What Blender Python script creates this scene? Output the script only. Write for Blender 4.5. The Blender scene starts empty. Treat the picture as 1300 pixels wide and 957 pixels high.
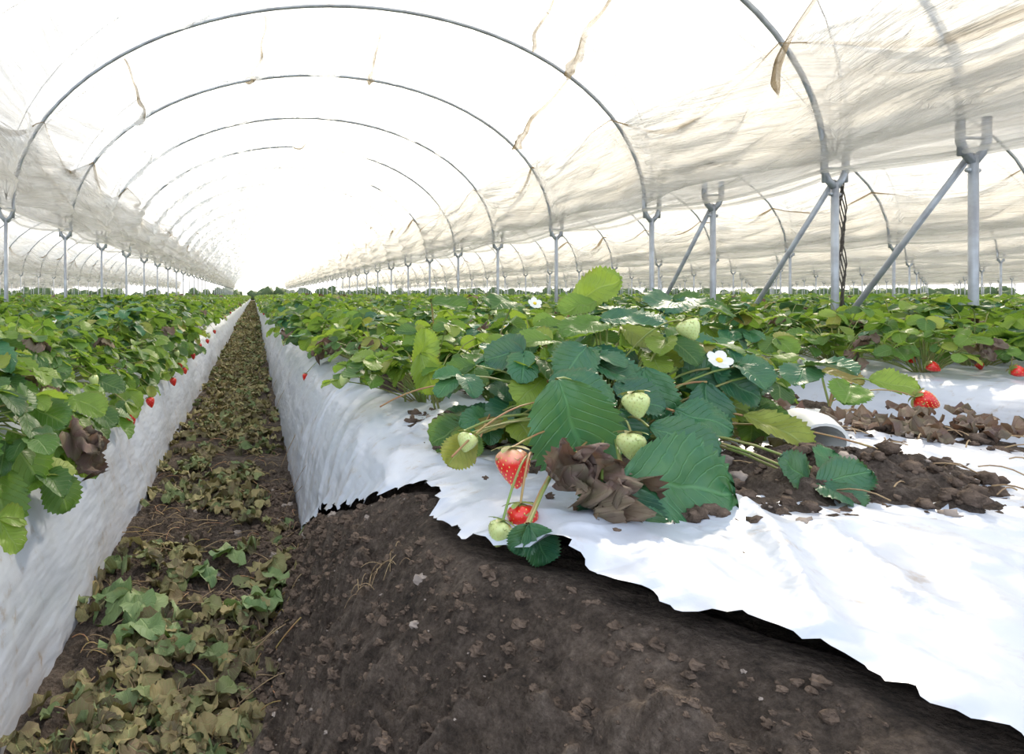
import bpy, math, random
from mathutils import Vector, Matrix, noise
import numpy as np
R0 = random.Random(7)
H = 0.62
scene = bpy.context.scene
scene.view_settings.view_transform = 'Standard'
V = Vector

# ------------------------------------------------------------------ mesh helper
class MB:
    def __init__(s):
        s.v = []; s.f = []; s.m = []; s.uv = []
    def add(s, verts, faces, mat=0, uvs=None, M=None):
        o = len(s.v)
        if M is not None:
            verts = [M @ V(p) for p in verts]
        s.v.extend([tuple(p) for p in verts])
        s.f.extend([tuple(i + o for i in f) for f in faces])
        s.m.extend([mat] * len(faces))
        s.uv.extend(uvs if uvs else [(0.0, 0.0)] * len(verts))
    def mesh(s, name, mats, smooth=True):
        me = bpy.data.meshes.new(name)
        me.from_pydata(s.v, [], s.f)
        for m in mats: me.materials.append(m)
        me.polygons.foreach_set('material_index', s.m)
        me.polygons.foreach_set('use_smooth', [smooth] * len(s.f))
        uvl = me.uv_layers.new(name='UVMap')
        li = np.empty(len(me.loops), dtype=np.int32)
        me.loops.foreach_get('vertex_index', li)
        uvl.data.foreach_set('uv', np.array(s.uv, dtype=np.float32)[li].ravel())
        me.update()
        return me
    def obj(s, name, mats, smooth=True, parent=None):
        return mkobj(name, s.mesh(name, mats, smooth), parent)

def mkobj(name, data, parent=None):
    ob = bpy.data.objects.new(name, data)
    scene.collection.objects.link(ob)
    if parent: ob.parent = parent
    return ob
def empty(name, loc=(0, 0, 0)):
    e = bpy.data.objects.new(name, None); scene.collection.objects.link(e)
    e.location = loc; e.empty_display_size = .1
    return e

def grid_faces(nr, nc):
    return [(r*nc+c, r*nc+c+1, (r+1)*nc+c+1, (r+1)*nc+c) for r in range(nr-1) for c in range(nc-1)]

def tube(mb, pts, rad, sides=6, mat=0, cap=True):
    pts = [V(p) for p in pts]; n = len(pts)
    if not isinstance(rad, (list, tuple)): rad = [rad]*n
    vs = []; ref = None
    for i, p in enumerate(pts):
        t = (pts[min(i+1, n-1)] - pts[max(i-1, 0)])
        if t.length < 1e-9: t = V((0, 0, 1))
        t.normalize()
        if ref is None:
            ref = V((0, 0, 1)) if abs(t.z) < .9 else V((1, 0, 0))
        a = (ref - t*ref.dot(t))
        if a.length < 1e-6: a = t.orthogonal()
        a.normalize(); b = t.cross(a); ref = a
        for k in range(sides):
            an = 2*math.pi*k/sides
            vs.append(p + (a*math.cos(an) + b*math.sin(an))*rad[i])
    fs = []
    for i in range(n-1):
        for k in range(sides):
            k2 = (k+1) % sides
            fs.append((i*sides+k, i*sides+k2, (i+1)*sides+k2, (i+1)*sides+k))
    if cap:
        fs.append(tuple(range(sides))[::-1]); fs.append(tuple((n-1)*sides+k for k in range(sides)))
    mb.add(vs, fs, mat)

def interp(x, pts):
    if x <= pts[0][0]: return pts[0][1]
    for (a, b), (c, d) in zip(pts, pts[1:]):
        if x <= c:
            return b + (d-b)*(x-a)/(c-a)
    return pts[-1][1]

def fr(x, y, z=0.0, o=4):
    return noise.fractal(V((x, y, z)), 0.9, 2.1, o)

# ------------------------------------------------------------------ materials
class NT:
    def __init__(s, name):
        s.mat = bpy.data.materials.new(name); s.mat.use_nodes = True
        s.t = s.mat.node_tree; s.t.nodes.clear()
        s.out = s.t.nodes.new('ShaderNodeOutputMaterial')
    def n(s, typ, ins=None, **kw):
        nd = s.t.nodes.new(typ)
        for k, v in kw.items(): setattr(nd, k, v)
        for k, v in (ins or {}).items():
            if isinstance(v, bpy.types.NodeSocket): s.t.links.new(v, nd.inputs[k])
            else: nd.inputs[k].default_value = v
        return nd
    def math(s, op, a, b=0.0, c=None, clamp=False):
        d = {0: a, 1: b}
        if c is not None: d[2] = c
        return s.n('ShaderNodeMath', d, operation=op, use_clamp=clamp).outputs[0]
    def mix(s, f, a, b, blend='MIX'):
        nd = s.t.nodes.new('ShaderNodeMix'); nd.data_type = 'RGBA'; nd.blend_type = blend
        for i, v in ((0, f), (6, a), (7, b)):
            if isinstance(v, bpy.types.NodeSocket): s.t.links.new(v, nd.inputs[i])
            else: nd.inputs[i].default_value = v if i == 0 else (*v, 1)
        return nd.outputs[2]
    def ramp(s, f, stops):
        nd = s.n('ShaderNodeValToRGB', {0: f}); el = nd.color_ramp.elements
        while len(el) < len(stops): el.new(.5)
        for e, (p, c) in zip(el, stops):
            e.position = p; e.color = (*c, 1) if len(c) == 3 else c
        return nd.outputs[0]
    def noise(s, vec, scale, detail=4, rough=.55):
        return s.n('ShaderNodeTexNoise', {'Vector': vec, 'Scale': scale, 'Detail': detail, 'Roughness': rough}).outputs[0]
    def remap(s, v, a, b, c=0.0, d=1.0):
        return s.n('ShaderNodeMapRange', {0: v, 1: a, 2: b, 3: c, 4: d}).outputs[0]
    def mapping(s, vec, scale):
        return s.n('ShaderNodeMapping', {'Vector': vec, 'Scale': scale}).outputs[0]
    def bump(s, h, st=.3, dist=.01):
        return s.n('ShaderNodeBump', {'Height': h, 'Strength': st, 'Distance': dist}).outputs[0]
    def end(s, sh):
        s.t.links.new(sh, s.out.inputs[0]); return s.mat

def leaf_mat(name, stops, transl=.35, rough=.42, veinc=(.35, .45, .18), veinamt=.35, tcol=(.35, .55, .05), objvar=True, spec=.5, edgeamt=.6):
    m = NT(name)
    tc = m.n('ShaderNodeTexCoord')
    sep = m.n('ShaderNodeSeparateXYZ', {0: tc.outputs['UV']})
    u = m.math('MULTIPLY', m.math('ABSOLUTE', m.math('SUBTRACT', sep.outputs[0], .5)), 2.0)
    sv = m.math('SUBTRACT', m.math('MULTIPLY', sep.outputs[1], 8.0), m.math('MULTIPLY', u, 2.8))
    p = m.math('MULTIPLY', m.math('ABSOLUTE', m.math('SUBTRACT', m.math('FRACT', sv), .5)), 2.0)
    v2 = m.remap(p, .8, 1.0)
    mid = m.remap(u, .07, .02)
    vein = m.math('MAXIMUM', v2, mid)
    geo = m.n('ShaderNodeNewGeometry')
    rnd = geo.outputs['Random Per Island']
    if objvar:
        oi = m.n('ShaderNodeObjectInfo')
        rnd = m.math('FRACT', m.math('ADD', rnd, oi.outputs['Random']))
    base = m.ramp(rnd, stops)
    ns = m.noise(tc.outputs['Object'], 35.0, 3)
    base = m.mix(m.remap(ns, .35, .7, 0.0, .45), base, m.mix(.5, base, (.12, .22, .03)))
    edge = m.math('MULTIPLY', m.remap(u, .8, 1.0), m.remap(m.noise(tc.outputs['Object'], 14.0, 2), .5, .65, 0, edgeamt))
    base = m.mix(edge, base, (.16, .09, .03))
    col = m.mix(m.math('MULTIPLY', vein, veinamt), base, veinc)
    h = m.math('ADD', m.math('MULTIPLY', vein, -1.0), m.math('MULTIPLY', ns, .5))
    nrm = m.bump(h, .5, .002)
    pb = m.n('ShaderNodeBsdfPrincipled', {'Base Color': col, 'Roughness': rough, 'Normal': nrm, 'Specular IOR Level': spec})
    tl = m.n('ShaderNodeBsdfTranslucent', {'Color': m.mix(.55, col, tcol), 'Normal': nrm})
    return m.end(m.n('ShaderNodeMixShader', {0: transl, 1: pb.outputs[0], 2: tl.outputs[0]}).outputs[0])

leafG = leaf_mat('leaf_green', [(0, (.015, .070, .028)), (.28, (.032, .12, .03)), (.52, (.065, .165, .03)), (.72, (.12, .24, .035)), (.86, (.21, .31, .045)), (.95, (.32, .35, .06)), (1, (.25, .16, .05))], .42, .45)
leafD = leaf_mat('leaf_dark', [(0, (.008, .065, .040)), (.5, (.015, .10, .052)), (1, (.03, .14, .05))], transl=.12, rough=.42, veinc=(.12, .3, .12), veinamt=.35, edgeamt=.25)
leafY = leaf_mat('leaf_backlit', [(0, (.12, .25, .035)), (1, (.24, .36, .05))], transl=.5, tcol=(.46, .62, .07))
leafB = leaf_mat('leaf_dry', [(0, (.12, .08, .075)), (.5, (.17, .11, .095)), (1, (.27, .19, .14))], transl=.2, rough=.8, veinc=(.2, .12, .08), tcol=(.3, .15, .08))
leafL = leaf_mat('leaf_litter', [(0, (.07, .045, .03)), (.3, (.16, .11, .06)), (.5, (.26, .19, .09)), (.74, (.32, .26, .12)), (.84, (.18, .19, .08)), (.94, (.12, .17, .07)), (1, (.22, .25, .12))], transl=.12, rough=.7, objvar=False, tcol=(.3, .28, .08))

def simple(name, col, rough=.5, transl=0, var=None, vs=30, bump=0, metallic=0, spec=.5):
    m = NT(name); tc = m.n('ShaderNodeTexCoord'); o = tc.outputs['Object']
    c = (*col, 1); ns = m.noise(o, vs, 4)
    if var: c = m.mix(m.remap(ns, .35, .65), col, var)
    d = {'Base Color': c, 'Roughness': rough, 'Metallic': metallic, 'Specular IOR Level': spec}
    if bump: d['Normal'] = m.bump(ns, bump, .01)
    pb = m.n('ShaderNodeBsdfPrincipled', d).outputs[0]
    if transl:
        tl = m.n('ShaderNodeBsdfTranslucent', {'Color': c}).outputs[0]
        pb = m.n('ShaderNodeMixShader', {0: transl, 1: pb, 2: tl}).outputs[0]
    return m.end(pb)

stemM = simple('stem_green', (.22, .34, .08), .5, .2, (.30, .26, .10))
stemR = simple('stem_runner', (.38, .30, .10), .5, .15, (.40, .18, .10))
petalM = simple('petal_white', (.85, .86, .82), .5, .3)
yolkM = simple('flower_centre', (.75, .55, .05), .7)
seedM = simple('seed_yellow', (.75, .55, .15), .4)
seedG = simple('seed_green', (.42, .45, .14), .4)
steelM = simple('galvanised_steel', (.44, .47, .50), .42, 0, (.31, .32, .34), 9, .05, .4)
strawM = simple('dry_straw', (.36, .26, .14), .8, 0, (.22, .14, .08), 60)
ropeM = simple('rope_dark', (.08, .07, .06), .8)
pipeM = simple('pvc_white', (.78, .78, .76), .35)
stoneM = simple('stone', (.22, .18, .155), .85, 0, (.34, .28, .24), 40, .3)
clodM = simple('clod', (.15, .108, .082), .95, 0, (.07, .050, .038), 90, .8, spec=.2)

def berry_mat(name, low, high, p0, p1):
    m = NT(name); tc = m.n('ShaderNodeTexCoord'); sep = m.n('ShaderNodeSeparateXYZ', {0: tc.outputs['UV']})
    ns = m.noise(tc.outputs['Object'], 60, 2)
    t = m.math('ADD', sep.outputs[1], m.math('MULTIPLY', m.math('SUBTRACT', ns, .5), .25))
    c = m.mix(m.remap(t, p0, p1), low, high)
    return m.end(m.n('ShaderNodeBsdfPrincipled', {'Base Color': c, 'Roughness': .28, 'Subsurface Weight': .15, 'Subsurface Radius': (.01, .003, .002), 'Subsurface Scale': .6, 'Coat Weight': .3, 'Coat Roughness': .2}).outputs[0])
redM = berry_mat('berry_red', (.62, .012, .010), (.72, .025, .015), .5, 1)
blushM = berry_mat('berry_blush', (.75, .025, .02), (.88, .60, .38), .66, 1.02)
greenM = berry_mat('berry_unripe', (.50, .60, .22), (.62, .66, .28), .2, 1)

def soil_mat():
    m = NT('soil'); tc = m.n('ShaderNodeTexCoord'); o = tc.outputs['Object']
    a = m.noise(o, 6, 6, .6); b = m.noise(o, 45, 7, .75); c = m.noise(o, 170, 5, .75)
    mixv = m.math('ADD', m.math('ADD', m.math('MULTIPLY', a, .34), m.math('MULTIPLY', b, .40)), m.math('MULTIPLY', c, .26))
    col = m.ramp(mixv, [(.38, (.037, .028, .023)), (.47, (.12, .090, .071)), (.54, (.22, .168, .134)), (.64, (.41, .33, .27))])
    vo = m.n('ShaderNodeTexVoronoi', {'Vector': o, 'Scale': 50.0}).outputs[0]
    vo2 = m.n('ShaderNodeTexVoronoi', {'Vector': o, 'Scale': 140.0}).outputs[0]
    h = m.math('ADD', m.math('ADD', m.math('MULTIPLY', b, 1.5), m.math('MULTIPLY', c, .8)), m.math('ADD', m.math('MULTIPLY', vo, -.6), m.math('MULTIPLY', vo2, -.5)))
    return m.end(m.n('ShaderNodeBsdfPrincipled', {'Base Color': col, 'Roughness': .92, 'Specular IOR Level': .25, 'Normal': m.bump(h, 1.0, .04)}).outputs[0])
soilM = soil_mat()

def mulch_mat():
    m = NT('white_mulch_film'); tc = m.n('ShaderNodeTexCoord'); o = tc.outputs['Object']
    w = m.noise(m.mapping(o, (5, 2, 9)), 1.5, 3, .5)
    f = m.noise(m.mapping(o, (30, 14, 40)), 1.0, 4, .6)
    dn = m.noise(o, 3.5, 6, .65); sp = m.noise(o, 28, 5, .7)
    sep = m.n('ShaderNodeSeparateXYZ', {0: o})
    low = m.remap(sep.outputs[2], .12, .0)
    dirt = m.math('ADD', m.math('ADD', m.remap(dn, .50, .75, 0, .38), m.math('MULTIPLY', m.remap(sp, .57, .70, 0, .6), m.remap(dn, .42, .56))), m.math('MULTIPLY', low, m.remap(f, .4, .7, .03, .4)), clamp=True)
    col = m.mix(dirt, (.485, .525, .61), (.32, .265, .22))
    h = m.math('ADD', w, m.math('MULTIPLY', f, .06))
    pb = m.n('ShaderNodeBsdfPrincipled', {'Base Color': col, 'Roughness': .33, 'Specular IOR Level': .5, 'Normal': m.bump(h, .5, .03)})
    return m.end(pb.outputs[0])
mulchM = mulch_mat()

def film_mat(name, opac, dirtamt, tint, brown=(.50, .40, .28), sdirt=.3, spread=.2):
    m = NT(name); tc = m.n('ShaderNodeTexCoord'); uv = tc.outputs['UV']
    st = m.noise(m.mapping(uv, (9, .5, 1)), 1.0, 5, .62)
    st2 = m.noise(m.mapping(uv, (2.2, 1.6, 1)), 1.0, 5, .65)
    fac = m.math('ADD', m.remap(st, .3, .7, opac-spread, opac+spread), m.remap(st2, .45, .75, 0, .12), clamp=True)
    dirt = m.math('ADD', m.math('MULTIPLY', m.remap(st2, .48, .78), dirtamt), m.remap(st, .56, .8, 0, sdirt), clamp=True)
    col = m.mix(dirt, tint, brown)
    nrm = m.bump(m.math('ADD', st, m.math('MULTIPLY', st2, .6)), 1.0, .16)
    tl = m.n('ShaderNodeBsdfTranslucent', {'Color': col, 'Normal': nrm}).outputs[0]
    df = m.n('ShaderNodeBsdfDiffuse', {'Color': col, 'Normal': nrm}).outputs[0]
    a = m.n('ShaderNodeMixShader', {0: .22, 1: tl, 2: df}).outputs[0]
    tr = m.n('ShaderNodeBsdfTransparent').outputs[0]
    return m.end(m.n('ShaderNodeMixShader', {0: fac, 1: tr, 2: a}).outputs[0])
filmM = film_mat('tunnel_film', .64, .3, (.82, .81, .78), (.50, .43, .34), .3, .22)
skirtM = film_mat('tunnel_film_gathered', .46, .4, (.86, .84, .80), (.58, .51, .42), .15)
creaseM = film_mat('tunnel_film_crease', .70, .9, (.42, .34, .22), (.22, .165, .095))

# ------------------------------------------------------------------ leaf / plant builders
def leaflet(mb, M, L, W, nt=10, nu=4, mat=0, fold=.25, curl=.25, ripple=.0, serr=.06, crumple=0, seed=0):
    vs = []; uv = []
    for i in range(nt+1):
        q = i/nt
        t = .5-.5*math.cos(math.pi*(.04+.96*q)) if nt > 4 else q
        w = W*.5*(max(t, .004)**.6*max(1-t, 0.0)**.42)/.51
        for j in range(nu+1):
            u = -1+2*j/nu
            x = u*w; y = t*L
            if abs(u) > .99 and nt > 6 and t > .12:
                k = (1 if i % 2 else -1)
                x *= 1+serr*k; y += serr*.35*L*k*.6
            z = fold*abs(x) - curl*L*t*t
            if ripple: z += ripple*L*math.sin(2*math.pi*(7*t-2.2*abs(u)))*min(1, abs(u)*2)
            if crumple:
                z += crumple*L*noise.noise(V((u*1.7+seed, t*3+seed*1.3, seed)))
                x += crumple*.4*L*noise.noise(V((u*1.5+seed, t*4, 9+seed)))
            vs.append((x, y, z)); uv.append((j/nu, t))
    mb.add(vs, grid_faces(nt+1, nu+1), mat, uv, M)

def frame(P, d, n):
    d = V(d).normalized(); n = V(n); n = n - d*n.dot(d)
    if n.length < 1e-5: n = d.orthogonal()
    n.normalize(); x = d.cross(n)
    return Matrix(((x.x, d.x, n.x, P[0]), (x.y, d.y, n.y, P[1]), (x.z, d.z, n.z, P[2]), (0, 0, 0, 1)))

def trifoliate(mb, P, d, n, S, rg, nt, nu, mat=0, ripple=0, crumple=0):
    F = frame(P, d, n)
    for k, a in enumerate((0, 72, -72)):
        a += rg.uniform(-10, 10)
        Mx = F @ Matrix.Rotation(math.radians(-a), 4, 'Z') @ Matrix.Rotation(math.radians(rg.uniform(-22, 14)), 4, 'X') @ Matrix.Rotation(math.radians(rg.uniform(-20, 20)), 4, 'Y')
        s = S*(1.0 if k == 0 else .9)*rg.uniform(.9, 1.08)
        leaflet(mb, Mx, s, s*rg.uniform(.78, .95), nt, nu, mat, rg.uniform(.12, .5), rg.uniform(.1, .45), ripple, .06, crumple, rg.uniform(0, 99))

def bez(a, b, c, n=6):
    a, b, c = V(a), V(b), V(c)
    return [a*(1-t)**2 + b*2*t*(1-t) + c*t*t for t in [i/n for i in range(n+1)]]

def berry(mb, P, L, W, axis, mats, nseg=14, nring=10, seeds=60, calyx=True, smat=None):
    F = frame(P, axis, V(axis).orthogonal())
    sd = []
    for i in range(seeds):
        t = .10+.84*(i+.5)/seeds; a = i*2.39996
        sd.append((t, a))
    def rad(t):
        return W*.5*(math.sin(math.pi*min(1, t**.62*.97+.015))**.72)*(1.02-.12*t)
    vs = []; uv = []
    for i in range(nring+1):
        t = i/nring; r = rad(t) if 0 < i < nring else W*.02
        for j in range(nseg):
            a = 2*math.pi*j/nseg
            rr = r*(1+.03*math.sin(3*a+L*900))
            vs.append((rr*math.cos(a), t*L, rr*math.sin(a))); uv.append((j/nseg, 1-t))
    fs = [(i*nseg+j, (i+1)*nseg+j, (i+1)*nseg+(j+1) % nseg, i*nseg+(j+1) % nseg) for i in range(nring) for j in range(nseg)]
    mb.add(vs, fs, mats[0], uv, F)
    for t, a in sd:
        r = rad(t)*.995; s = W*.024
        c = V((r*math.cos(a), t*L, r*math.sin(a))); nrm = V((math.cos(a), .15, math.sin(a))).normalized()
        y = V((0, 1, 0)); x = nrm.cross(y).normalized()
        pts = [c+nrm*s*.8, c+x*s, c+y*s*1.7, c-x*s, c-y*s*1.7]
        mb.add(pts, [(0, 1, 2), (0, 2, 3), (0, 3, 4), (0, 4, 1)], mats[1], None, F)
    if calyx:
        for k in range(9):
            a = k*2*math.pi/9+.2
            d = V((math.cos(a), .30 if k % 2 else -.15, math.sin(a)))
            Mx = F @ frame((0, -.001, 0), d, (0, -1, 0))
            leaflet(mb, Mx, W*.6, W*.24, 5, 2, mats[2], .3, .3, 0, 0)

def flower(mb, P, n, s, mats):
    F = frame(P, V(n).orthogonal(), n)
    for k in range(5):
        Mx = F @ Matrix.Rotation(k*2*math.pi/5, 4, 'Z') @ Matrix.Rotation(.15, 4, 'X')
        leaflet(mb, Mx, s*.55, s*.5, 6, 4, mats[0], -.2, -.1, 0, 0)
    vs = []
    for i in range(4):
        for j in range(10):
            a = j*math.pi/5; r = s*.14*math.cos(i*math.pi/7)
            vs.append((r*math.cos(a), r*math.sin(a), s*.02+s*.12*math.sin(i*math.pi/7)))
    fs = [(i*10+j, i*10+(j+1) % 10, (i+1)*10+(j+1) % 10, (i+1)*10+j) for i in range(3) for j in range(10)] + [tuple(30+j for j in range(10))]
    mb.add(vs, fs, mats[1], None, F)

PM = [leafG, stemM, redM, seedM, petalM, yolkM, greenM, seedG, leafD, leafY, leafB, blushM, stemR]
def plant_mesh(name, seed, nleaf, R, Hh, nt, nu, berries=2, flowers=1, S=(.055, .085), yl=.16):
    rg = random.Random(seed); mb = MB()
    for i in range(nleaf):
        az = rg.uniform(0, 2*math.pi); r = R*math.sqrt(rg.uniform(.02, 1))
        z = Hh*(1-.6*(r/R)**2)*rg.uniform(.55, 1.05)
        o = V((math.cos(az), math.sin(az), 0)); P = o*r + V((0, 0, z))
        n = (V((0, 0, 1)) + o*(r/R)*rg.uniform(.1, .9) + V((rg.uniform(-.55, .55), rg.uniform(-.55, .55), 0)))
        d = o + V((rg.uniform(-.7, .7), rg.uniform(-.7, .7), rg.uniform(-.6, .25)))
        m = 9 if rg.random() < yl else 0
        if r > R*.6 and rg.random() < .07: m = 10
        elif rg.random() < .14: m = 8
        trifoliate(mb, P, d, n, rg.uniform(*S), rg, nt, nu, m, .012 if nt > 12 else 0, .5 if m == 10 else .08)
        tube(mb, bez((o.x*.02, o.y*.02, 0), o*r*.45+V((0, 0, z*.9)), P, 4), [.0022, .002, .0018, .0016, .0014], 4, 1, False)
    for i in range(berries):
        az = rg.uniform(0, 2*math.pi); o = V((math.cos(az), math.sin(az), 0)); P = o*R*rg.uniform(.8, 1.05)+V((0, 0, rg.uniform(.04, .1)))
        g = rg.random() < .5
        berry(mb, P, .034, .028, o*.4+V((0, 0, -1)), (6, 7, 1) if g else (2, 3, 1), 12, 8, 30)
        tube(mb, bez((0, 0, .02), o*R*.6+V((0, 0, .16)), P, 5), .0013, 4, 1, False)
    for i in range(flowers):
        az = rg.uniform(0, 2*math.pi); o = V((math.cos(az), math.sin(az), 0)); P = o*R*rg.uniform(.2, .9)+V((0, 0, Hh*.8))
        flower(mb, P, V((o.x*.5, o.y*.5-.4, 1)), .026, (4, 5))
    return mb.mesh(name, PM)

near_pl = [plant_mesh('strawberry_plant_near', 10+i, 44, .24, .235, 16, 6, 1, i % 2, (.042, .076)) for i in range(4)]
mid_pl = [plant_mesh('strawberry_plant_mid', 30+i, 42, .26, .25, 8, 4, 1 + i % 2, 0, (.046, .08)) for i in range(5)]

def seg_mesh(name, seed):
    rg = random.Random(seed); mb = MB()
    for i in range(820):
        x = rg.uniform(-.68, .68); y = rg.uniform(-1.15, 1.15)
        hm = .265*(1-.6*abs(x/.68)**3)*(.82+.28*math.sin(y*9+x*5+seed))
        P = V((x, y, hm*rg.uniform(.3, 1.05)))
        d = V((rg.uniform(-1, 1), rg.uniform(-1, 1), rg.uniform(-.5, .3)))
        s = rg.uniform(.06, .10)
        leaflet(mb, frame(P, d, (rg.uniform(-.8, .8), rg.uniform(-.8, .8), 1)), s, s, 4, 2, 9 if rg.random() < .16 else (10 if rg.random() < .06 else 0), .3, .3)
    for i in range(2):
        sx = rg.choice((-1, 1))
        berry(mb, (sx*rg.uniform(.55, .68), rg.uniform(-1.1, 1.1), .03), .04, .035, (0, 0, -1), (2, 3, 1), 8, 5, 0, False)
    return mb.mesh(name, PM)
segs = [seg_mesh('strawberry_row_segment', 50+i) for i in range(4)]

# ------------------------------------------------------------------ beds
BW = 1.38; PITCH = 1.85; X0 = .13; ZT = .36
def ztop(xr):
    s = min(1, abs(xr-BW/2)/(BW/2)); return ZT*(1-s**12)
_xs = [BW*(.5-.5*math.cos(math.pi*i/600)) for i in range(601)]
_arc = [0]
for a, b in zip(_xs, _xs[1:]): _arc.append(_arc[-1]+math.hypot(b-a, ztop(b)-ztop(a)))
ARC = _arc[-1]
_arc_np = np.array(_arc); _xs_np = np.array(_xs)
def x_of_arc(s): return float(np.interp(s, _arc_np, _xs_np))
def arc_of_x(x): return float(np.interp(x, _xs_np, _arc_np))
CUT = [(.2, .36), (.40, .335), (.463, .312), (.50, .295), (.535, .278), (.56, .252), (.60, .232), (.644, .215), (.69, .195), (.73, .165), (.78, .140), (.85, .128), (.93, .125), (1.0, .15), (1.06, .14), (1.12, .10), (1.2, .07), (1.38, .045), (1.6, .02), (1.78, .0)]
BASE = [(.2, -.14), (.7, -.07), (1.1, .0), (1.5, .08), (1.8, .13)]
def cut_x(y): return interp(y, CUT)

def bed(x0, hero=False, near=True):
    mb = MB(); ys = []; y = .15 if not hero else .2
    if near:
        while y < 2.2: ys.append(y); y += .006 if hero else .02
        while y < 6: ys.append(y); y += .03 if hero else .06
        while y < 14: ys.append(y); y += .25
    while y < 86: ys.append(y); y += 2.0
    nc = 130 if hero else (64 if near else 22)
    vs = []; uv = []
    for y in ys:
        s0 = 0
        if hero and y < 1.85:
            s0 = arc_of_x(cut_x(y))
            k = min(1, (1.85-y)*4)
            s0 = max(0, s0 + k*(.014*fr(y*9, 3.1, 0, 3) + .013*fr(y*60, 7.7, 0, 3)))
        for c in range(nc):
            s = s0+(ARC-s0)*c/(nc-1); xr = x_of_arc(s); z = ztop(xr)
            sd = min(1, abs(xr-BW/2)/(BW/2))
            if near:
                w = .010*fr(xr*3+x0*7, y*2.2, 1, 3)
                g = fr(xr*1.2+x0, y*1.0, 8, 2)
                r1 = abs(noise.noise(V((xr*5+y*3.0+2*g, y*2.5-xr*4, x0+3))))
                r2 = abs(noise.noise(V((xr*9-y*5.0, y*3+xr*3+3*g, x0+8))))
                r3 = abs(noise.noise(V((xr*16+y*4.0, y*9-xr*8+4*g, x0+5))))
                fold = .014*max(0, .22-r1)/.22*max(0, .5+g) + .009*max(0, .2-r2)/.2*max(0, .5-g) + .004*max(0, .15-r3)/.15
                nx = -1 if xr < BW/2 else 1
                side = min(1, max(0, (sd-.7)/.25))
                sfold = .010*fr(s*2.5+x0, y*1.7+s*2, 6, 3) + fold*.7
                x = xr + nx*side*sfold
                z = z + (1-side)*(w+fold)
            else: x = xr
            if hero and s0 > .01:
                e = max(0, 1-(s-s0)/.03); z += e*(-.004+.014*fr(y*25, 5, 5, 2))
                x += e*(-.008+.01*fr(y*30, 2, 5, 2))
            if c in (0, nc-1) and not (hero and s0 > .01 and c == 0): z = -.03
            vs.append((x0+x, y, z)); uv.append((s, y))
    mb.add(vs, grid_faces(len(ys), nc), 0, uv)
    return mb.obj('raised_bed_white_mulch', [mulchM])

for k in range(-16, 30):
    x0 = X0+PITCH*k
    if k == 0: bed(x0, True)
    else: bed(x0, False, -2 <= k <= 3)

# ------------------------------------------------------------------ soil
def soil_z(x, y):
    xr = x-X0
    cz = cut_x(y) if y < 1.8 else 0.0
    e = X0+cz; b = interp(y, BASE)
    n = .018*fr(x*7, y*7, 2, 4)+.014*fr(x*30, y*30, 5, 4)
    z = n-.002
    if y < 1.85 and x > b and x < e+.05:
        t = min(1, (x-b)/max(.02, e-.015-b)); zt = ztop(max(0, min(BW, cz)))-.020
        sh = .55*t**1.15+.45*t*t*(3-2*t)
        env = math.sin(math.pi*min(1, t*.95+.05))
        z = zt*sh + n*(1+1.4*env)*(1-.85*t) + (.050*abs(fr(x*11, y*9, 7, 5)) + .022*max(0, fr(x*45, y*45, 3, 3)))*env
    elif xr > cz and 0 < xr < BW: z = max(ztop(xr)-.04, -.03)+n*.3
    if x < -.30: z = z*.4-.01
    return z
mb = MB(); st = .0048; nx = int((.66+.42)/st); ny = int(2.2/st)
vs = [(-.42+i*st, .25+j*st, soil_z(-.42+i*st, .25+j*st)) for j in range(ny) for i in range(nx)]
yend = .25+(ny-1)*st
mb.add(vs, grid_faces(ny, nx)); mb.obj('soil_bank', [soilM])
mb = MB(); ny = 120; nx = 24
vs = []
for j in range(ny):
    y = yend-.01+ (j/(ny-1))**1.5*20
    for i in range(nx):
        x = -.42+.63*i/(nx-1); vs.append((x, y, .014*fr(x*7, y*7, 2, 4)-.002))
mb.add(vs, grid_faces(ny, nx)); mb.obj('furrow_path', [soilM])
mb = MB(); mb.add([(-90, -15, -.035), (120, -15, -.035), (120, 160, -.035), (-90, 160, -.035)], [(0, 1, 2, 3)]); mb.obj('ground', [soilM])

def blob(mb, c, r, seed, mat=0, flat=.75, amp=.7):
    vs = []; n1, n2 = 6, 9
    for i in range(n1+1):
        th = math.pi*i/n1
        for j in range(n2):
            a = 2*math.pi*j/n2
            d = V((math.sin(th)*math.cos(a), math.sin(th)*math.sin(a), math.cos(th)))
            rr = r*(1+amp*noise.noise(d*1.9+V((seed, seed*.7, 0))))
            vs.append(V(c)+V((d.x*rr, d.y*rr, d.z*rr*flat)))
    fs = [(i*n2+j, i*n2+(j+1) % n2, (i+1)*n2+(j+1) % n2, (i+1)*n2+j) for i in range(n1) for j in range(n2)]
    mb.add(vs, fs, mat)

mb = MB(); rg = random.Random(3)
for i in range(6500):
    y = rg.uniform(.35, 2.2); b = interp(y, BASE); e = X0+cut_x(y)
    x = rg.uniform(b-.1, e-.02) if rg.random() < .72 else rg.uniform(-.32, .12)
    if x < -.3 or x > e-.015: continue
    r = .0014+.0085*rg.random()**4*min(1.3, .4+y*.6)
    blob(mb, (x, y, soil_z(x, y)+r*.1), r, i, 1 if rg.random() < .035 else 0, .7, .9)
mb.obj('soil_clods', [clodM, stoneM], smooth=False)
mb = MB()
for i in range(190):
    a = rg.uniform(0, 6.28); q = rg.random()**.7*.5
    x = .78+q*1.2*math.cos(a); y = 1.0+q*.8*math.sin(a)
    if x < X0+cut_x(y)+.06 or x > 1.42 or y < .55: continue
    r = .0012+.005*rg.random()**3
    blob(mb, (x, y, .362+r*.3), r, i, 0, .7, .9)
mb.obj('soil_crumbs', [clodM], smooth=False)

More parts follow.
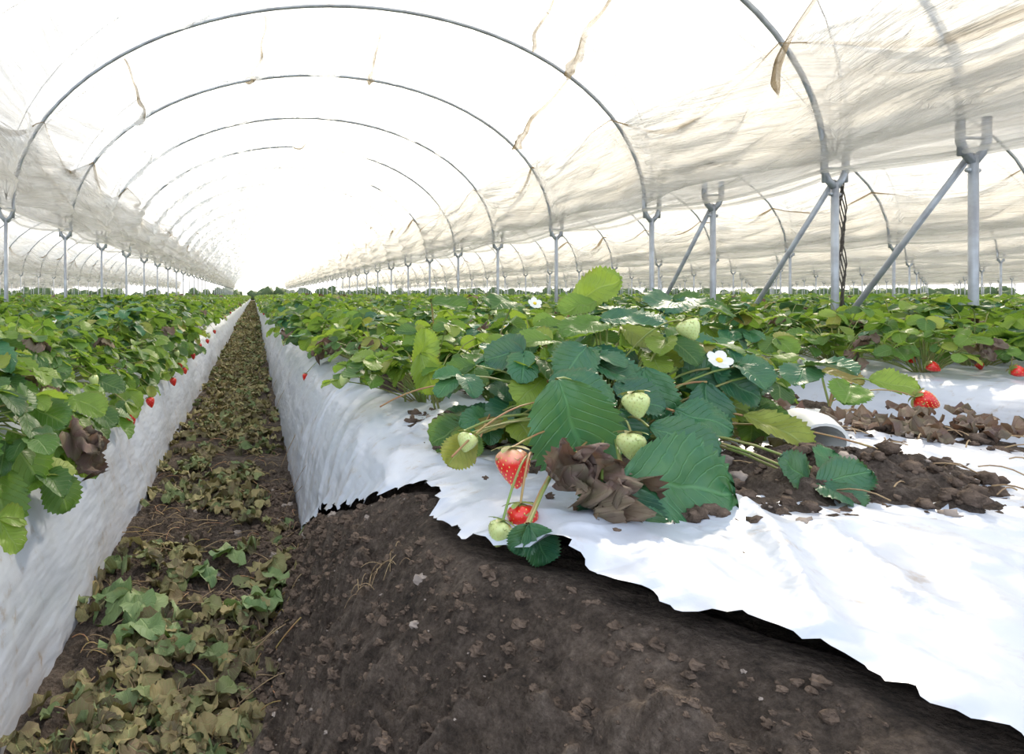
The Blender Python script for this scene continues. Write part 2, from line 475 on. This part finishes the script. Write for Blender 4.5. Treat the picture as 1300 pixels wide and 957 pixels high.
def mound(name, cx, cy, rx, ry, h, seed, zb=.352, clods=40):
    mb = MB(); nr, na = 34, 110; vs = []
    rg = random.Random(seed)
    def hz(x, y, q):
        return zb-.002+h*(1-q**2.2)*(.65+.5*fr(x*9, y*9, seed, 3)) + .018*fr(x*35, y*35, seed, 4)*(1-q*.5)
    for i in range(nr+1):
        q = i/nr
        for j in range(na):
            a = 2*math.pi*j/na
            er = 1+.45*fr(math.cos(a)*1.5, math.sin(a)*1.5, seed, 5)
            x = cx+rx*q*er*math.cos(a); y = cy+ry*q*er*math.sin(a)
            vs.append((x, y, hz(x, y, q) if q < 1 else zb-.02))
    fs = [(i*na+j, i*na+(j+1) % na, (i+1)*na+(j+1) % na, (i+1)*na+j) for i in range(nr) for j in range(na)]
    mb.add(vs, fs, 0)
    for i in range(clods):
        a = rg.uniform(0, 6.28); q = math.sqrt(rg.random())*1.1; x = cx+rx*q*math.cos(a); y = cy+ry*q*math.sin(a)
        r = .0018+.012*rg.random()**3*(1 if q < 1 else .3)
        blob(mb, (x, y, hz(x, y, min(q, 1))+r*.3), r, i+seed, 1 if rg.random() < .85 else 2, .75, .9)
    return mb.obj(name, [soilM, clodM, stoneM])
mound('soil_mound', .79, .96, .26, .20, .06, 11, clods=520)
mound('soil_mound', .58, 1.12, .18, .18, .03, 12, clods=80)
mound('soil_mound', 1.17, 1.28, .25, .13, .022, 13, clods=160)
mound('soil_mound', .50, 1.95, .16, .20, .025, 14)
mound('soil_mound', .60, .80, .14, .06, .02, 15, clods=140)
mound('soil_mound', 1.2, 1.75, .22, .16, .02, 16)
mound('soil_mound', .45, 1.45, .12, .12, .02, 17)

# ------------------------------------------------------------------ litter in the furrow
mb = MB(); rg = random.Random(5)
def lit(x, y, S, rg, mat=0, tri=False, lift=0):
    z = (soil_z(x, y) if y < 2.4 else .0)+.004+lift
    n = V((rg.uniform(-.5, .5), rg.uniform(-.5, .5), 1)); a = rg.uniform(0, 6.28)
    d = V((math.cos(a), math.sin(a), rg.uniform(-.15, .3)))
    if tri: trifoliate(mb, (x, y, z+.010), d, n, S, rg, 12, 4, mat, 0, .35)
    else: leaflet(mb, frame((x, y, z), d, n), S, S*rg.uniform(.45, .9), 8, 4, mat, rg.uniform(-.2, .9), rg.uniform(-.2, .6), 0, .06, rg.uniform(.3, .8), rg.uniform(0, 99))
for i in range(3400):
    y = .9+12*rg.random()**1.8
    x = rg.gauss(-.11, .14)
    if not -.36 < x < .12: continue
    if noise.noise(V((x*6, y*3, 4))) < -.16 and y < 3: continue
    if y < 1.8 and (x > interp(y, BASE)+.03 or rg.random() < .42): continue
    lit(x, y, rg.uniform(.020, .046)*(1+.08*y), rg, 0, rg.random() < .2, rg.uniform(0, .012))
for x, y, s in ((-.20, 1.28, .095), (-.17, 1.22, .085), (-.24, 1.33, .085), (.03, 1.38, .06), (.06, 1.42, .06), (-.02, 1.3, .05), (-.10, 1.5, .06), (-.05, 1.6, .06), (-.21, 1.24, .08)):
    lit(x, y, s, rg, 1, True, .012)
for i in range(1500):
    y = 12+60*rg.random()**1.5; x = rg.uniform(-.36, .14); lit(x, y, rg.uniform(.10, .16), rg, 0, False, .02)
mb.obj('fallen_leaves', [leafL, leaf_mat('leaf_wilted', [(0, (.10, .18, .07)), (.5, (.17, .25, .10)), (1, (.26, .31, .13))], transl=.1, rough=.6, objvar=False)])

mb = MB()
for i in range(600):
    y = .9+3.5*rg.random()**1.4; x = rg.uniform(-.32, .12)
    a = rg.uniform(0, 6.28); L = rg.uniform(.02, .09)
    p = V((x, y, soil_z(x, y)+.008)); q = p+V((math.cos(a)*L, math.sin(a)*L, 0))
    if q.x > interp(q.y, BASE)+.05 or q.x < -.36: continue
    q.z = soil_z(q.x, q.y)+.008
    tube(mb, bez(p, (p+q)/2+V((rg.uniform(-.02, .02), rg.uniform(-.02, .02), rg.uniform(0, .02))), q, 5), rg.uniform(.0006, .0014), 4, 0 if rg.random() < .7 else 1, False)
for i in range(22):
    x = rg.gauss(.17, .02); y = rg.gauss(.93, .03); a = rg.uniform(0, 6.28); L = rg.uniform(.012, .03)
    p = V((x, y, soil_z(x, y)+.004)); q = p+V((math.cos(a)*L, math.sin(a)*L, 0)); q.z = soil_z(q.x, q.y)+.005
    tube(mb, bez(p, (p+q)/2+V((0, 0, .012)), q, 5), .0005, 4, 0, False)
for i in range(70):
    x = rg.uniform(.55, 1.3); y = rg.uniform(.82, 1.35); a = rg.uniform(0, 6.28); L = rg.uniform(.02, .07)
    p = V((x, y, .378)); q = p+V((math.cos(a)*L, math.sin(a)*L, rg.uniform(0, .012)))
    tube(mb, bez(p, (p+q)/2+V((0, 0, .012)), q, 4), .001, 4, 0, False)
mb.obj('dry_stems', [strawM, stemR])

mb = MB()
for i in range(90):
    x = rg.gauss(1.15, .18); y = rg.gauss(1.32, .10); a = rg.uniform(0, 6.28)
    leaflet(mb, frame((x, y, .372+rg.uniform(0, .012)), (math.cos(a), math.sin(a), rg.uniform(-.1, .15)), (rg.uniform(-.4, .4), rg.uniform(-.4, .4), 1)), rg.uniform(.025, .055), .035, 8, 4, 0, .4, .2, 0, .06, .6, i)
for i in range(24):
    x = rg.gauss(.46, .06); y = rg.gauss(1.95, .06); a = rg.uniform(0, 6.28)
    leaflet(mb, frame((x, y, .38), (math.cos(a), math.sin(a), rg.uniform(-.1, .2)), (rg.uniform(-.4, .4), rg.uniform(-.4, .4), 1)), rg.uniform(.05, .08), .045, 8, 4, 0, .4, .2, 0, .06, .5, i)
mb.obj('dead_leaves', [leafB])

# white drip pipe stub
mb = MB()
def ring_pipe(mb, pts, ro, ri, n=24):
    tube(mb, pts, ro, n, 0, False); tube(mb, pts[::-1], ri, n, 0, False)
    p0 = V(pts[0]); t = (V(pts[1])-p0).normalized(); a = V((0, 0, 1)); a = (a-t*a.dot(t)).normalized(); b = t.cross(a)
    vs = [p0+(a*math.cos(2*math.pi*k/n)+b*math.sin(2*math.pi*k/n))*r for r in (ro, ri) for k in range(n)]
    mb.add(vs, [(k, (k+1) % n, n+(k+1) % n, n+k) for k in range(n)], 0)
ring_pipe(mb, [(.935, 1.12, .378), (.945, 1.15, .388), (.955, 1.19, .388), (.965, 1.24, .362)], .036, .031)
mb.obj('drip_pipe', [pipeM])

# ------------------------------------------------------------------ hero plant
hero = MB(); rg = random.Random(21)
C = V((.60, 1.14, .365))
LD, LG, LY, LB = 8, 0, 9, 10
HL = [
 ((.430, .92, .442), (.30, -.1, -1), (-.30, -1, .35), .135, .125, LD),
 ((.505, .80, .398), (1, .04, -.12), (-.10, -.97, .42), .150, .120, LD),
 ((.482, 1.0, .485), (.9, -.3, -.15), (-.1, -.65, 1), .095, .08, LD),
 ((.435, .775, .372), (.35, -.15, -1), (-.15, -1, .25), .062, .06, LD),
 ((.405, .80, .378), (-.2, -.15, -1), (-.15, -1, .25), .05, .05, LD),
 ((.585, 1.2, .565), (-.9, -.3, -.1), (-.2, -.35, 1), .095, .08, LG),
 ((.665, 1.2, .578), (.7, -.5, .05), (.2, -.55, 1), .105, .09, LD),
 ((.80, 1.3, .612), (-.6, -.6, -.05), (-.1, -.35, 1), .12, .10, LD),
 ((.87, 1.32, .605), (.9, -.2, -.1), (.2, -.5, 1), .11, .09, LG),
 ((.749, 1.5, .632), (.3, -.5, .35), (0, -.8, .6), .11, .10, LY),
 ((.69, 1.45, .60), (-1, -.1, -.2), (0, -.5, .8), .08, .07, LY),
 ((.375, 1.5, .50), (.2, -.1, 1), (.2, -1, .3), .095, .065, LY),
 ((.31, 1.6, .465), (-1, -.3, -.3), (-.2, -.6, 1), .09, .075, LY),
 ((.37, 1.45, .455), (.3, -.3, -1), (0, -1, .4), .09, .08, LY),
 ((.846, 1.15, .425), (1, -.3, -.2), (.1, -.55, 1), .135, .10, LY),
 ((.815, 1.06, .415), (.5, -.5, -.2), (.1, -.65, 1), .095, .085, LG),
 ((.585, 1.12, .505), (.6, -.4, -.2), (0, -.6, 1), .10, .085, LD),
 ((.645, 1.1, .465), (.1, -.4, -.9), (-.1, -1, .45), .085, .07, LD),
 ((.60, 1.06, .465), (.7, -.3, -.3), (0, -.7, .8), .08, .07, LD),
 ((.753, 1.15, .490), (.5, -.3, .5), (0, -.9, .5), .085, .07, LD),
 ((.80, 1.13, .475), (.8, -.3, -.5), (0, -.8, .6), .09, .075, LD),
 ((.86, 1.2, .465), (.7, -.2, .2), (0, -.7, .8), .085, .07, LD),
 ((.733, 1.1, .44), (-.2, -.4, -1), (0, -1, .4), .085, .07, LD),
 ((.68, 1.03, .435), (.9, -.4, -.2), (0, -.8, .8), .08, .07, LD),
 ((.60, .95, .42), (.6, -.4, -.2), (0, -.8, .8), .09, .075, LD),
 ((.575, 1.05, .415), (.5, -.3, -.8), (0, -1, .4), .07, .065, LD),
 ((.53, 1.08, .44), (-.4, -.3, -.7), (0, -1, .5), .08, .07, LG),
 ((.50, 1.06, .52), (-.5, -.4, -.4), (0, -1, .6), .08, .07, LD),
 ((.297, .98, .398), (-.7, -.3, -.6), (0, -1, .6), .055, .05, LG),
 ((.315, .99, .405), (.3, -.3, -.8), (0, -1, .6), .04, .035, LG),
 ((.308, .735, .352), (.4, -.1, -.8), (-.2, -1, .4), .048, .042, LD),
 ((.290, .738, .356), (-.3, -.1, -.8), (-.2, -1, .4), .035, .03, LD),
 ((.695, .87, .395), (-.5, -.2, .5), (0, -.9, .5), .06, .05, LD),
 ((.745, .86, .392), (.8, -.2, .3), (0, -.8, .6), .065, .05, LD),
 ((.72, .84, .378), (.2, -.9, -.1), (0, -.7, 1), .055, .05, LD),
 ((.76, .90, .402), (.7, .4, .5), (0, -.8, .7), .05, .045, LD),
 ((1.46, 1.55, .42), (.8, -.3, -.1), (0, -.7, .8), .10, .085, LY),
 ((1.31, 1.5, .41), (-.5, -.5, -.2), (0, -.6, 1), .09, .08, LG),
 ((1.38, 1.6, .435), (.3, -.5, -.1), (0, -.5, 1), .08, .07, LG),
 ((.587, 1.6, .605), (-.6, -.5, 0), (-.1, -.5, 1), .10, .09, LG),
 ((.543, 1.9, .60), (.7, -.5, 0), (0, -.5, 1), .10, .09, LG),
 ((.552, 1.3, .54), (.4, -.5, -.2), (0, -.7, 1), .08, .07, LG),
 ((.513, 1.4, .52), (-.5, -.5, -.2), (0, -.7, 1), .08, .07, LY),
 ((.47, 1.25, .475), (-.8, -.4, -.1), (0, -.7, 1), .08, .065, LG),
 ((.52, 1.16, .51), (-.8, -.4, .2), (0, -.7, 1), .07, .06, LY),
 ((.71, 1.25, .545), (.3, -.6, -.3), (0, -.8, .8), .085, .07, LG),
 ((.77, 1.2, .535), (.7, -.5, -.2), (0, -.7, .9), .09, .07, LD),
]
for (c, d, n, L, W, m) in HL:
    c = V(c); d = V(d).normalized(); base = c-d*L*.5
    cc = C if c.x < 1.2 else V((1.35, 1.6, .36))
    if c.y > 1.38 and c.x < 1.2: cc = V((c.x*.7+.15, c.y+.05, .36))
    leaflet(hero, frame(base, d, n), L, W, 34, 10, m, .24, .16, .014, .07, .10, rg.uniform(0, 99))
    mid = (base+cc)/2+V((0, .02, .04+.1*(base-cc).length))
    tube(hero, bez(cc, mid, base, 8), [.0025]*4+[.002]*5, 6, 1 if rg.random() < .7 else 12, False)
for (c, d, n, L, W) in (((.400, .79, .418), (.2, -.3, -1), (-.2, -1, .4), .075, .07), ((.425, .78, .395), (.7, -.2, -.7), (-.1, -1, .2), .06, .055), ((.375, .80, .422), (-.7, -.3, -.4), (0, -1, .6), .045, .045), ((.405, .77, .38), (.1, -.2, -1), (.3, -1, .1), .055, .045), ((.425, .775, .36), (-.5, -.2, -.9), (.1, -1, .1), .04, .035)):
    c = V(c); d = V(d).normalized()
    leaflet(hero, frame(c-d*L*.4, d, n), L, W, 26, 12, LB, .3, .3, .04, .14, .95, rg.uniform(0, 99))
for i in range(84):
    az = rg.uniform(-.35, math.pi+.6); r = rg.uniform(.04, .29); o = V((math.cos(az), math.sin(az)*.8, 0))
    P = C+o*r+V((.03, .04, rg.uniform(.03, .215)*(1-r*1.1)))
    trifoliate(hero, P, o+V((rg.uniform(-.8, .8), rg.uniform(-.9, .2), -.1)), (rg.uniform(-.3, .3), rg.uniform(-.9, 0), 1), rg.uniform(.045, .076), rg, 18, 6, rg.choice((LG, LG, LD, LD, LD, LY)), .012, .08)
    tube(hero, bez(C, C+o*r*.4+V((0, 0, .12)), P, 6), .0018, 5, 1, False)
flower(hero, (.716, 1.05, .520), (-.1, -.7, .7), .034, (4, 5))
flower(hero, (.70, 1.7, .60), (0, -.8, .6), .032, (4, 5))
def hb(P, L, W, ax, kind, frm=None):
    P = V(P); ax = V(ax).normalized(); A = P-ax*L*.5
    mt = {'red': (2, 3, 1), 'blush': (11, 3, 1), 'green': (6, 7, 1)}[kind]
    berry(hero, A, L, W, ax, mt, 28, 22, 110)
    f = V(frm) if frm else C+V((-.02, -.03, .03))
    tube(hero, bez(f, (f+A)/2+V((0, -.01, .045)), A, 9), .0014, 6, 12 if kind != 'green' else 1, False)
hb((.328, .86, .402), .050, .042, (.1, -.15, -1), 'blush')
hb((.310, .785, .360), .038, .035, (.1, -.2, -1), 'red', (.35, .86, .42))
hb((.279, .775, .349), .030, .027, (-.3, -.1, -1), 'green', (.35, .86, .42))
hb((.505, .90, .475), .034, .034, (.1, -.25, -1), 'green')
hb((.470, .85, .432), .034, .034, (-.1, -.2, -1), 'green')
hb((.300, .96, .413), .028, .028, (-.4, -.3, -1), 'green')
hb((.401, 1.2, .462), .026, .026, (0, -.3, -1), 'green')
hb((.46, 1.25, .50), .022, .020, (0, -.3, -1), 'green')
hb((.69, 1.08, .565), .034, .034, (.3, -.4, -1), 'green', (.62, 1.16, .5))
hb((1.48, 1.5, .387), .045, .045, (.6, -.3, -.3), 'red', (1.35, 1.6, .37))
for a, b, c in (((.60, 1.14, .37), (.45, 1.05, .53), (.27, .93, .40)), ((.58, 1.2, .38), (.40, 1.25, .52), (.25, 1.35, .40)), ((.60, 1.14, .38), (.48, .95, .45), (.37, .83, .40)), ((.5, 1.3, .37), (.42, 1.2, .48), (.33, 1.02, .37)), ((.62, 1.14, .38), (.8, 1.1, .45), (1.0, 1.05, .37))):
    tube(hero, bez(a, b, c, 14), .0015, 6, 12, False)
hero.obj('strawberry_plant', PM)

# ------------------------------------------------------------------ plants on beds
rg = random.Random(99); cnt = 0
for k in range(-16, 30):
    x0 = X0+PITCH*k; cx = x0+BW/2
    row = None
    def getrow():
        global row
        if row is None: row = empty('strawberry_row', (cx, 0, 0))
        return row
    for xr in ((.30, .69, 1.08)):
        y = (.72 if k == -1 else 1.0)+rg.uniform(0, .1)
        while y < 8.2:
            x = x0+xr+rg.uniform(-.04, .04); ok = -.371*y-1.3 < x < 1.128*y+1.3
            if k == -1 and xr == 1.08: x += .04
            if k == 0:
                if xr == .30 and y < 1.35: ok = False
                if xr == .30 and 1.75 < y < 2.05: x += .08
                if xr == .69 and y < 1.45: ok = False
                if xr == 1.08 and y < 1.75: ok = False
            if k == 1 and y < 1.9+(.25 if xr == .30 else 0): ok = False
            if ok:
                me = rg.choice(near_pl if y < 2.8 else mid_pl)
                ob = mkobj('plant', me, getrow()); s = rg.uniform(.85, 1.08)
                ob.location = (x-cx, y, .35); ob.rotation_euler = (rg.uniform(-.08, .08), rg.uniform(-.08, .08)+(.12 if k == -1 and xr == 1.08 else 0), rg.uniform(0, 6.28)); ob.scale = (s, s, s*rg.uniform(.9, 1.05)); cnt += 1
            y += rg.uniform(.27, .34)
    y = 9.2
    while y < 85:
        if -.371*y-2.5 < cx < 1.128*y+2.5:
            ob = mkobj('row_segment', rg.choice(segs), getrow())
            ob.location = (0, y, .34); ob.rotation_euler = (0, 0, rg.choice((0, math.pi))); ob.scale = (1, 1, rg.uniform(.92, 1.06)); cnt += 1
        y += 2.15
print('plants', cnt)

mb = MB(); rg = random.Random(17)
BM = [redM, seedM, stemM, greenM, seedG]
def loose(P, s, ax, red=True, frm=None):
    berry(mb, P, s, s*.85, ax, (0, 1, 2) if red else (3, 4, 2), 16, 12, 40)
    f = V(frm) if frm else V((P[0]-.12, P[1]+.03, .40))
    tube(mb, bez(f, (f+V(P))/2+V((0, 0, .04)), P, 6), .0013, 5, 2, False)
for y, z in ((1.95, .28), (2.28, .28), (2.9, .27), (3.3, .30), (3.42, .26), (3.9, .29), (4.4, .31), (5.3, .28), (6.3, .3)): loose((-.355+rg.uniform(-.01, .01), y, z), .036, (.3, -.2, -1), True)
for y in (1.8, 2.7): loose((-.38, y, rg.uniform(.28, .33)), .028, (.3, -.2, -1), False)
for y in (2.8, 4.6): loose((.215, y, .30), .03, (-.3, -.2, -1), True, (.36, y, .40))
loose((2.17, 2.2, .40), .04, (.7, -.3, -.5), True, (2.3, 2.3, .42)); loose((2.33, 2.1, .395), .042, (.7, -.3, -.4), True, (2.45, 2.2, .42))
loose((2.24, 2.35, .41), .036, (.7, -.3, -.5), True, (2.3, 2.4, .42))
mb.obj('strawberries', BM)

mb = MB(); rg = random.Random(8)
for (c, d, n, L, m) in (((-.300, 1.28, .33), (.4, -.2, -1), (.6, -.8, .2), .09, 1), ((-.315, 1.24, .355), (1, -.2, -.3), (.2, -.8, .6), .07, 1), ((-.37, 1.10, .36), (.8, -.4, -.7), (.4, -.7, .6), .09, 0), ((-.39, 1.05, .31), (.4, -.5, -1), (.5, -.9, .3), .10, 0), ((-.35, 1.16, .42), (.9, -.5, -.2), (.2, -.7, .8), .08, 0), ((-.42, 1.0, .40), (.6, -.6, -.5), (.3, -.8, .7), .10, 0), ((-.33, 1.5, .36), (1, -.3, -.4), (.4, -.6, .7), .07, 0), ((-.36, 1.7, .40), (1, -.3, -.2), (.3, -.6, .8), .08, 0), ((-.34, 1.4, .40), (1, -.3, -.2), (.3, -.6, .8), .08, 2), ((-.34, 1.2, .28), (.5, -.3, -1), (.5, -.8, .3), .08, 0)):
    d = V(d).normalized(); base = V(c)-d*L*.5
    leaflet(mb, frame(base, d, n), L, L*.9, 26, 8, (0, 1, 3)[m], .2, .2, .014, .07, .8 if m == 1 else .08, rg.uniform(0, 99))
    f = V((-.55, c[1]+.05, .36)); tube(mb, bez(f, (f+base)/2+V((0, 0, .05)), base, 7), .002, 5, 2, False)
for i in range(66):
    y = rg.uniform(.95, 4.2); P = (-.39+rg.uniform(-.05, .05), y, rg.uniform(.28, .43))
    trifoliate(mb, P, (1, rg.uniform(-.8, .4), rg.uniform(-.9, -.1)), (.5, -.4, .9), rg.uniform(.045, .07), rg, 14, 4, rg.choice((0, 0, 3)), .012, .1)
    f = V((-.55, y+.05, .36)); tube(mb, bez(f, (f+V(P))/2+V((0, 0, .06)), P, 5), .0016, 4, 2, False)
mb.obj('strawberry_leaves', [leafG, leafB, stemM, leafY])

# ------------------------------------------------------------------ tunnels
TW = 6.6; TX = -2.53; ZL = H+.91; RISE = 2.05; HY0 = 6.98; HS = 2.2
hoops_y = [HY0+HS*k for k in range(-3, 36)]
def arcpt(cx, ph, off=0):
    a = TW/2-.07+off; b = RISE+off
    return cx+a*math.cos(ph), ZL+b*math.sin(ph)
for n in range(-5, 9):
    cx = TX+TW/2+TW*n; near = n in (0,); med = n in (-1, 1)
    T = empty('polytunnel', (0, 0, 0))
    mb = MB()
    ylist = list(hoops_y)+([3.86] if n == 0 else [])
    for y in ylist:
        na = 40 if near else 20
        pts = [(cx+TW/2-.07, y, ZL-.12)]+[(arcpt(cx, math.pi*i/na)[0], y, arcpt(cx, math.pi*i/na)[1]) for i in range(na+1)]+[(cx-TW/2+.07, y, ZL-.12)]
        tube(mb, pts, .018, 8 if near else 5, 0, True)
    mb.obj('hoops', [steelM], parent=T)
    mb = MB(); sub = 16 if near else (6 if med else 4); na = 240 if near else (60 if med else 28)
    y0 = hoops_y[0]; nbay = len(hoops_y)-1; nys = nbay*sub; vs = []; uv = []
    for j in range(nys+1):
        y = y0+HS*j/sub; frac = (j % sub)/sub; sg = math.sin(math.pi*frac); bay = j//sub
        sh = (1 if bay % 2 else -1)
        for i in range(na+1):
            q = i/na
            ph0 = .01+.015*sg
            ph = ph0+(math.pi-2*ph0)*q
            w = -.19*sg*(1+.5*noise.noise(V((q*7+n, y*.8, 1))))
            w += (.07 if near else .035)*noise.noise(V((q*22+n*3+sh*frac*1.2, y*.55, 2)))*(.25+sg)
            if near:
                r = 1-abs(noise.noise(V((q*48+sh*frac*3.5, y*.5+bay, 5))))*2.2
                w += -.045*max(0, r)*(.25+sg)
                r = 1-abs(noise.noise(V((q*85-sh*frac*7, y*.8+bay*3, 15))))*2.4
                w += -.022*max(0, r)*(.3+sg)
                w += .016*noise.noise(V((q*130+sh*frac*6, y*1.1, 7)))*(.3+sg)
            edge = max(0, 1-min(q, 1-q)/.12)
            w += edge*sg*.07*math.sin(q*170+noise.noise(V((y, q*10, n)))*3)
            x, z = arcpt(cx, ph, .03+w)
            vs.append((x, y, z)); uv.append((q*8.5+sh*frac*.35, y))
    mb.add(vs, grid_faces(nys+1, na+1), 0, uv); mb.obj('canopy_film', [filmM], parent=T)
    mb = MB(); ns = 26 if near or med else 6
    for side in (0, 1):
        vs = []; uv = []; sub2 = 14 if near or med else 4; nys = nbay*sub2
        for j in range(nys+1):
            y = y0+HS*j/sub2; frac = (j % sub2)/sub2; sg = math.sin(math.pi*frac)
            top = .42+.16*noise.noise(V((y*.45, n, side)))-.10*sg
            for i in range(ns+1):
                q = i/ns; ph = -.02+(top+.02)*q
                w = .075*math.sin(q*19+y*1.2+3.2*noise.noise(V((y*.8, q*3, side))))*(.3+sg)+.06*sg+.06*noise.noise(V((y*2.2, q*6, side+4)))*(.3+sg)
                x, z = arcpt(cx, ph if side == 0 else math.pi-ph, -.02-w*.8)
                z -= .06*sg*(1-q)
                vs.append((x, y, z)); uv.append((q*1.6, y))
        mb.add(vs, grid_faces(nys+1, ns+1), 0, uv)
        pts = []
        for j in range(0, nys+1):
            p = vs[j*(ns+1)+ns]; pts.append((p[0], p[1], p[2]))
        tube(mb, pts, [.004+.045*max(0, noise.noise(V((p[1]*.9, n, side)))+.10) for p in pts], 6, 1, False)
        pts = [vs[j*(ns+1)] for j in range(nys+1)]
        tube(mb, pts, .014, 6, 0, False)
    mb.obj('gathered_skirt', [skirtM, creaseM], parent=T)
    if n in (-1, 0, 1):
        mb = MB(); rr = random.Random(n+40)
        cr = [(4.9, 51, 7.0, 40, .08), (7.0, 40, 9.1, 31, .09), (7.3, 79, 9.15, 76, .05), (7.05, 102, 9.15, 106, .045), (7.0, 131, 9.1, 137, .06), (3.9, 34, 5.0, 16, .06), (4.8, 60, 6.9, 50, .03)] if n == 0 else []
        for y in hoops_y[5:14]:
            a = rr.uniform(15, 165); cr.append((y+.1, a, y+2.1, a+rr.uniform(-8, 8), .025))
        for (ya, pa, yb, pb, wd) in cr:
            vs = []; uv = []
            for i in range(33):
                t = i/32; y = ya+(yb-ya)*t; w = wd*(.15+.85*t**1.5)*(1+.9*noise.noise(V((y*3, pa, 0))))*min(1, (1-t)*8+.1)
                ph = math.radians(pa+(pb-pa)*t)+.03*noise.noise(V((y*2, pa, 3)))
                for q, off in ((-1, 0), (-.3, -.6), (.1, -1.2), (.3, -.5), (1, 0)):
                    x, z = arcpt(cx, ph+q*w/3.0, -.03-.19*math.sin(math.pi*t)+off*w)
                    vs.append((x, y, z)); uv.append((q*w*3, y*4))
            mb.add(vs, grid_faces(33, 5), 0, uv)
        mb.obj('film_creases', [creaseM], parent=T)
        mb = MB()
        for y in hoops_y[:14]:
            for s in (0, 1):
                pts = []
                for i in range(31):
                    t = i/30; x, z = arcpt(cx, math.pi*(t if s else 1-t)*.98+.03, .075); pts.append((x, y+HS*t, z))
                tube(mb, pts, .004, 4, 0, False)
        mb.obj('tie_ropes', [ropeM], parent=T)

for b in range(-5, 10):
    xb = TX+TW*b
    mb = MB(); ys = list(hoops_y)+([3.86, 6.05] if b == 1 else [])
    for y in ys:
        if y < .5 and b in (0, 1): continue
        sd = 10 if b in (0, 1, 2) else 6
        tube(mb, [(xb, y, -.1), (xb, y, ZL-.12)], .023, sd)
        tube(mb, [(xb, y, ZL-.16), (xb-.05, y, ZL-.10), (xb-.075, y, ZL-.04), (xb-.075, y, ZL+.10)], .022, sd)
        tube(mb, [(xb, y, ZL-.16), (xb+.05, y, ZL-.10), (xb+.075, y, ZL-.04), (xb+.075, y, ZL+.10)], .022, sd)
        tube(mb, [(xb-.09, y, ZL-.02), (xb+.09, y, ZL-.02)], .009, 6)
    if b >= 1:
        for y in (2.6, 3.86, 4.78, 6.05):
            if b > 1 and y in (3.86, 6.05): continue
            tube(mb, [(xb+.02, y+.03, ZL-.10), (xb+.02, y+1.28, -.05)], .018, 10)
            tube(mb, [(xb-.035, y, ZL-.2), (xb+.05, y+.02, ZL-.2)], .014, 8)
    mb.obj('support_post_row', [steelM])

mb = MB()
for i in range(5):
    pts = [(4.13+.014*i+.02*math.sin(j*1.3+i), 4.80+.01*i, 1.48-j*.08) for j in range(13)]
    tube(mb, pts, .004, 5)
mb.obj('hanging_ropes', [ropeM])

mb = MB(); rg = random.Random(2)
hedgeM = simple('hedge_foliage', (.05, .09, .03), .8, .1, (.10, .14, .05), 1.5, .6)
for i in range(330):
    x = rg.uniform(-55, 110); blob(mb, (x, 97+rg.uniform(-2, 4), rg.uniform(.0, .8)), rg.uniform(.6, 1.2), i, 0, 1)
mb.obj('tree_line', [hedgeM])

# ------------------------------------------------------------------ light, world, camera
az, el = math.radians(33), math.radians(33)
sd = V((math.sin(az)*math.cos(el), math.cos(az)*math.cos(el), math.sin(el)))
sl = bpy.data.lights.new('sun', 'SUN'); sl.energy = 6.4; sl.angle = math.radians(2.5); sl.color = (1, .88, .70)
so = mkobj('sun', sl); so.rotation_euler = sd.to_track_quat('Z', 'Y').to_euler(); so.location = (10, 10, 20)

w = bpy.data.worlds.new('sky'); scene.world = w; w.use_nodes = True; t = w.node_tree; t.nodes.clear()
az, el = math.radians(18), math.radians(18)
gd = V((math.sin(az)*math.cos(el), math.cos(az)*math.cos(el), math.sin(el)))
tc = t.nodes.new('ShaderNodeTexCoord'); dp = t.nodes.new('ShaderNodeVectorMath'); dp.operation = 'DOT_PRODUCT'; dp.inputs[1].default_value = gd
t.links.new(tc.outputs['Generated'], dp.inputs[0])
rp = t.nodes.new('ShaderNodeValToRGB'); t.links.new(dp.outputs['Value'], rp.inputs[0])
e = rp.color_ramp.elements; e[0].position = 0; e[0].color = (.78, .87, 1.0, 1); e[1].position = 1; e[1].color = (1.0, .94, .83, 1)
e2 = e.new(.75); e2.color = (.98, .96, .93, 1)
st = t.nodes.new('ShaderNodeFloatCurve')
cv = st.mapping.curves[0]; cv.points[0].location = (0, .42); cv.points[1].location = (1, 1.0)
for p in ((.5, .33), (.75, .38), (.88, .60)): cv.points.new(*p)
st.mapping.update()
t.links.new(dp.outputs['Value'], st.inputs[1])
mu = t.nodes.new('ShaderNodeMath'); mu.operation = 'MULTIPLY'; mu.inputs[1].default_value = 4.0
t.links.new(st.outputs[0], mu.inputs[0])
bg = t.nodes.new('ShaderNodeBackground'); t.links.new(rp.outputs[0], bg.inputs[0]); t.links.new(mu.outputs[0], bg.inputs[1])
wo = t.nodes.new('ShaderNodeOutputWorld'); t.links.new(bg.outputs[0], wo.inputs[0])

cam = bpy.data.cameras.new('camera'); co = mkobj('camera', cam); scene.camera = co
cam.lens = 24; cam.sensor_width = 36; cam.sensor_fit = 'HORIZONTAL'
co.location = (0, 0, H); co.rotation_euler = (math.radians(90), 0, 0)
cam.shift_x = .2523; cam.shift_y = -.0796; cam.clip_start = .02; cam.clip_end = 500
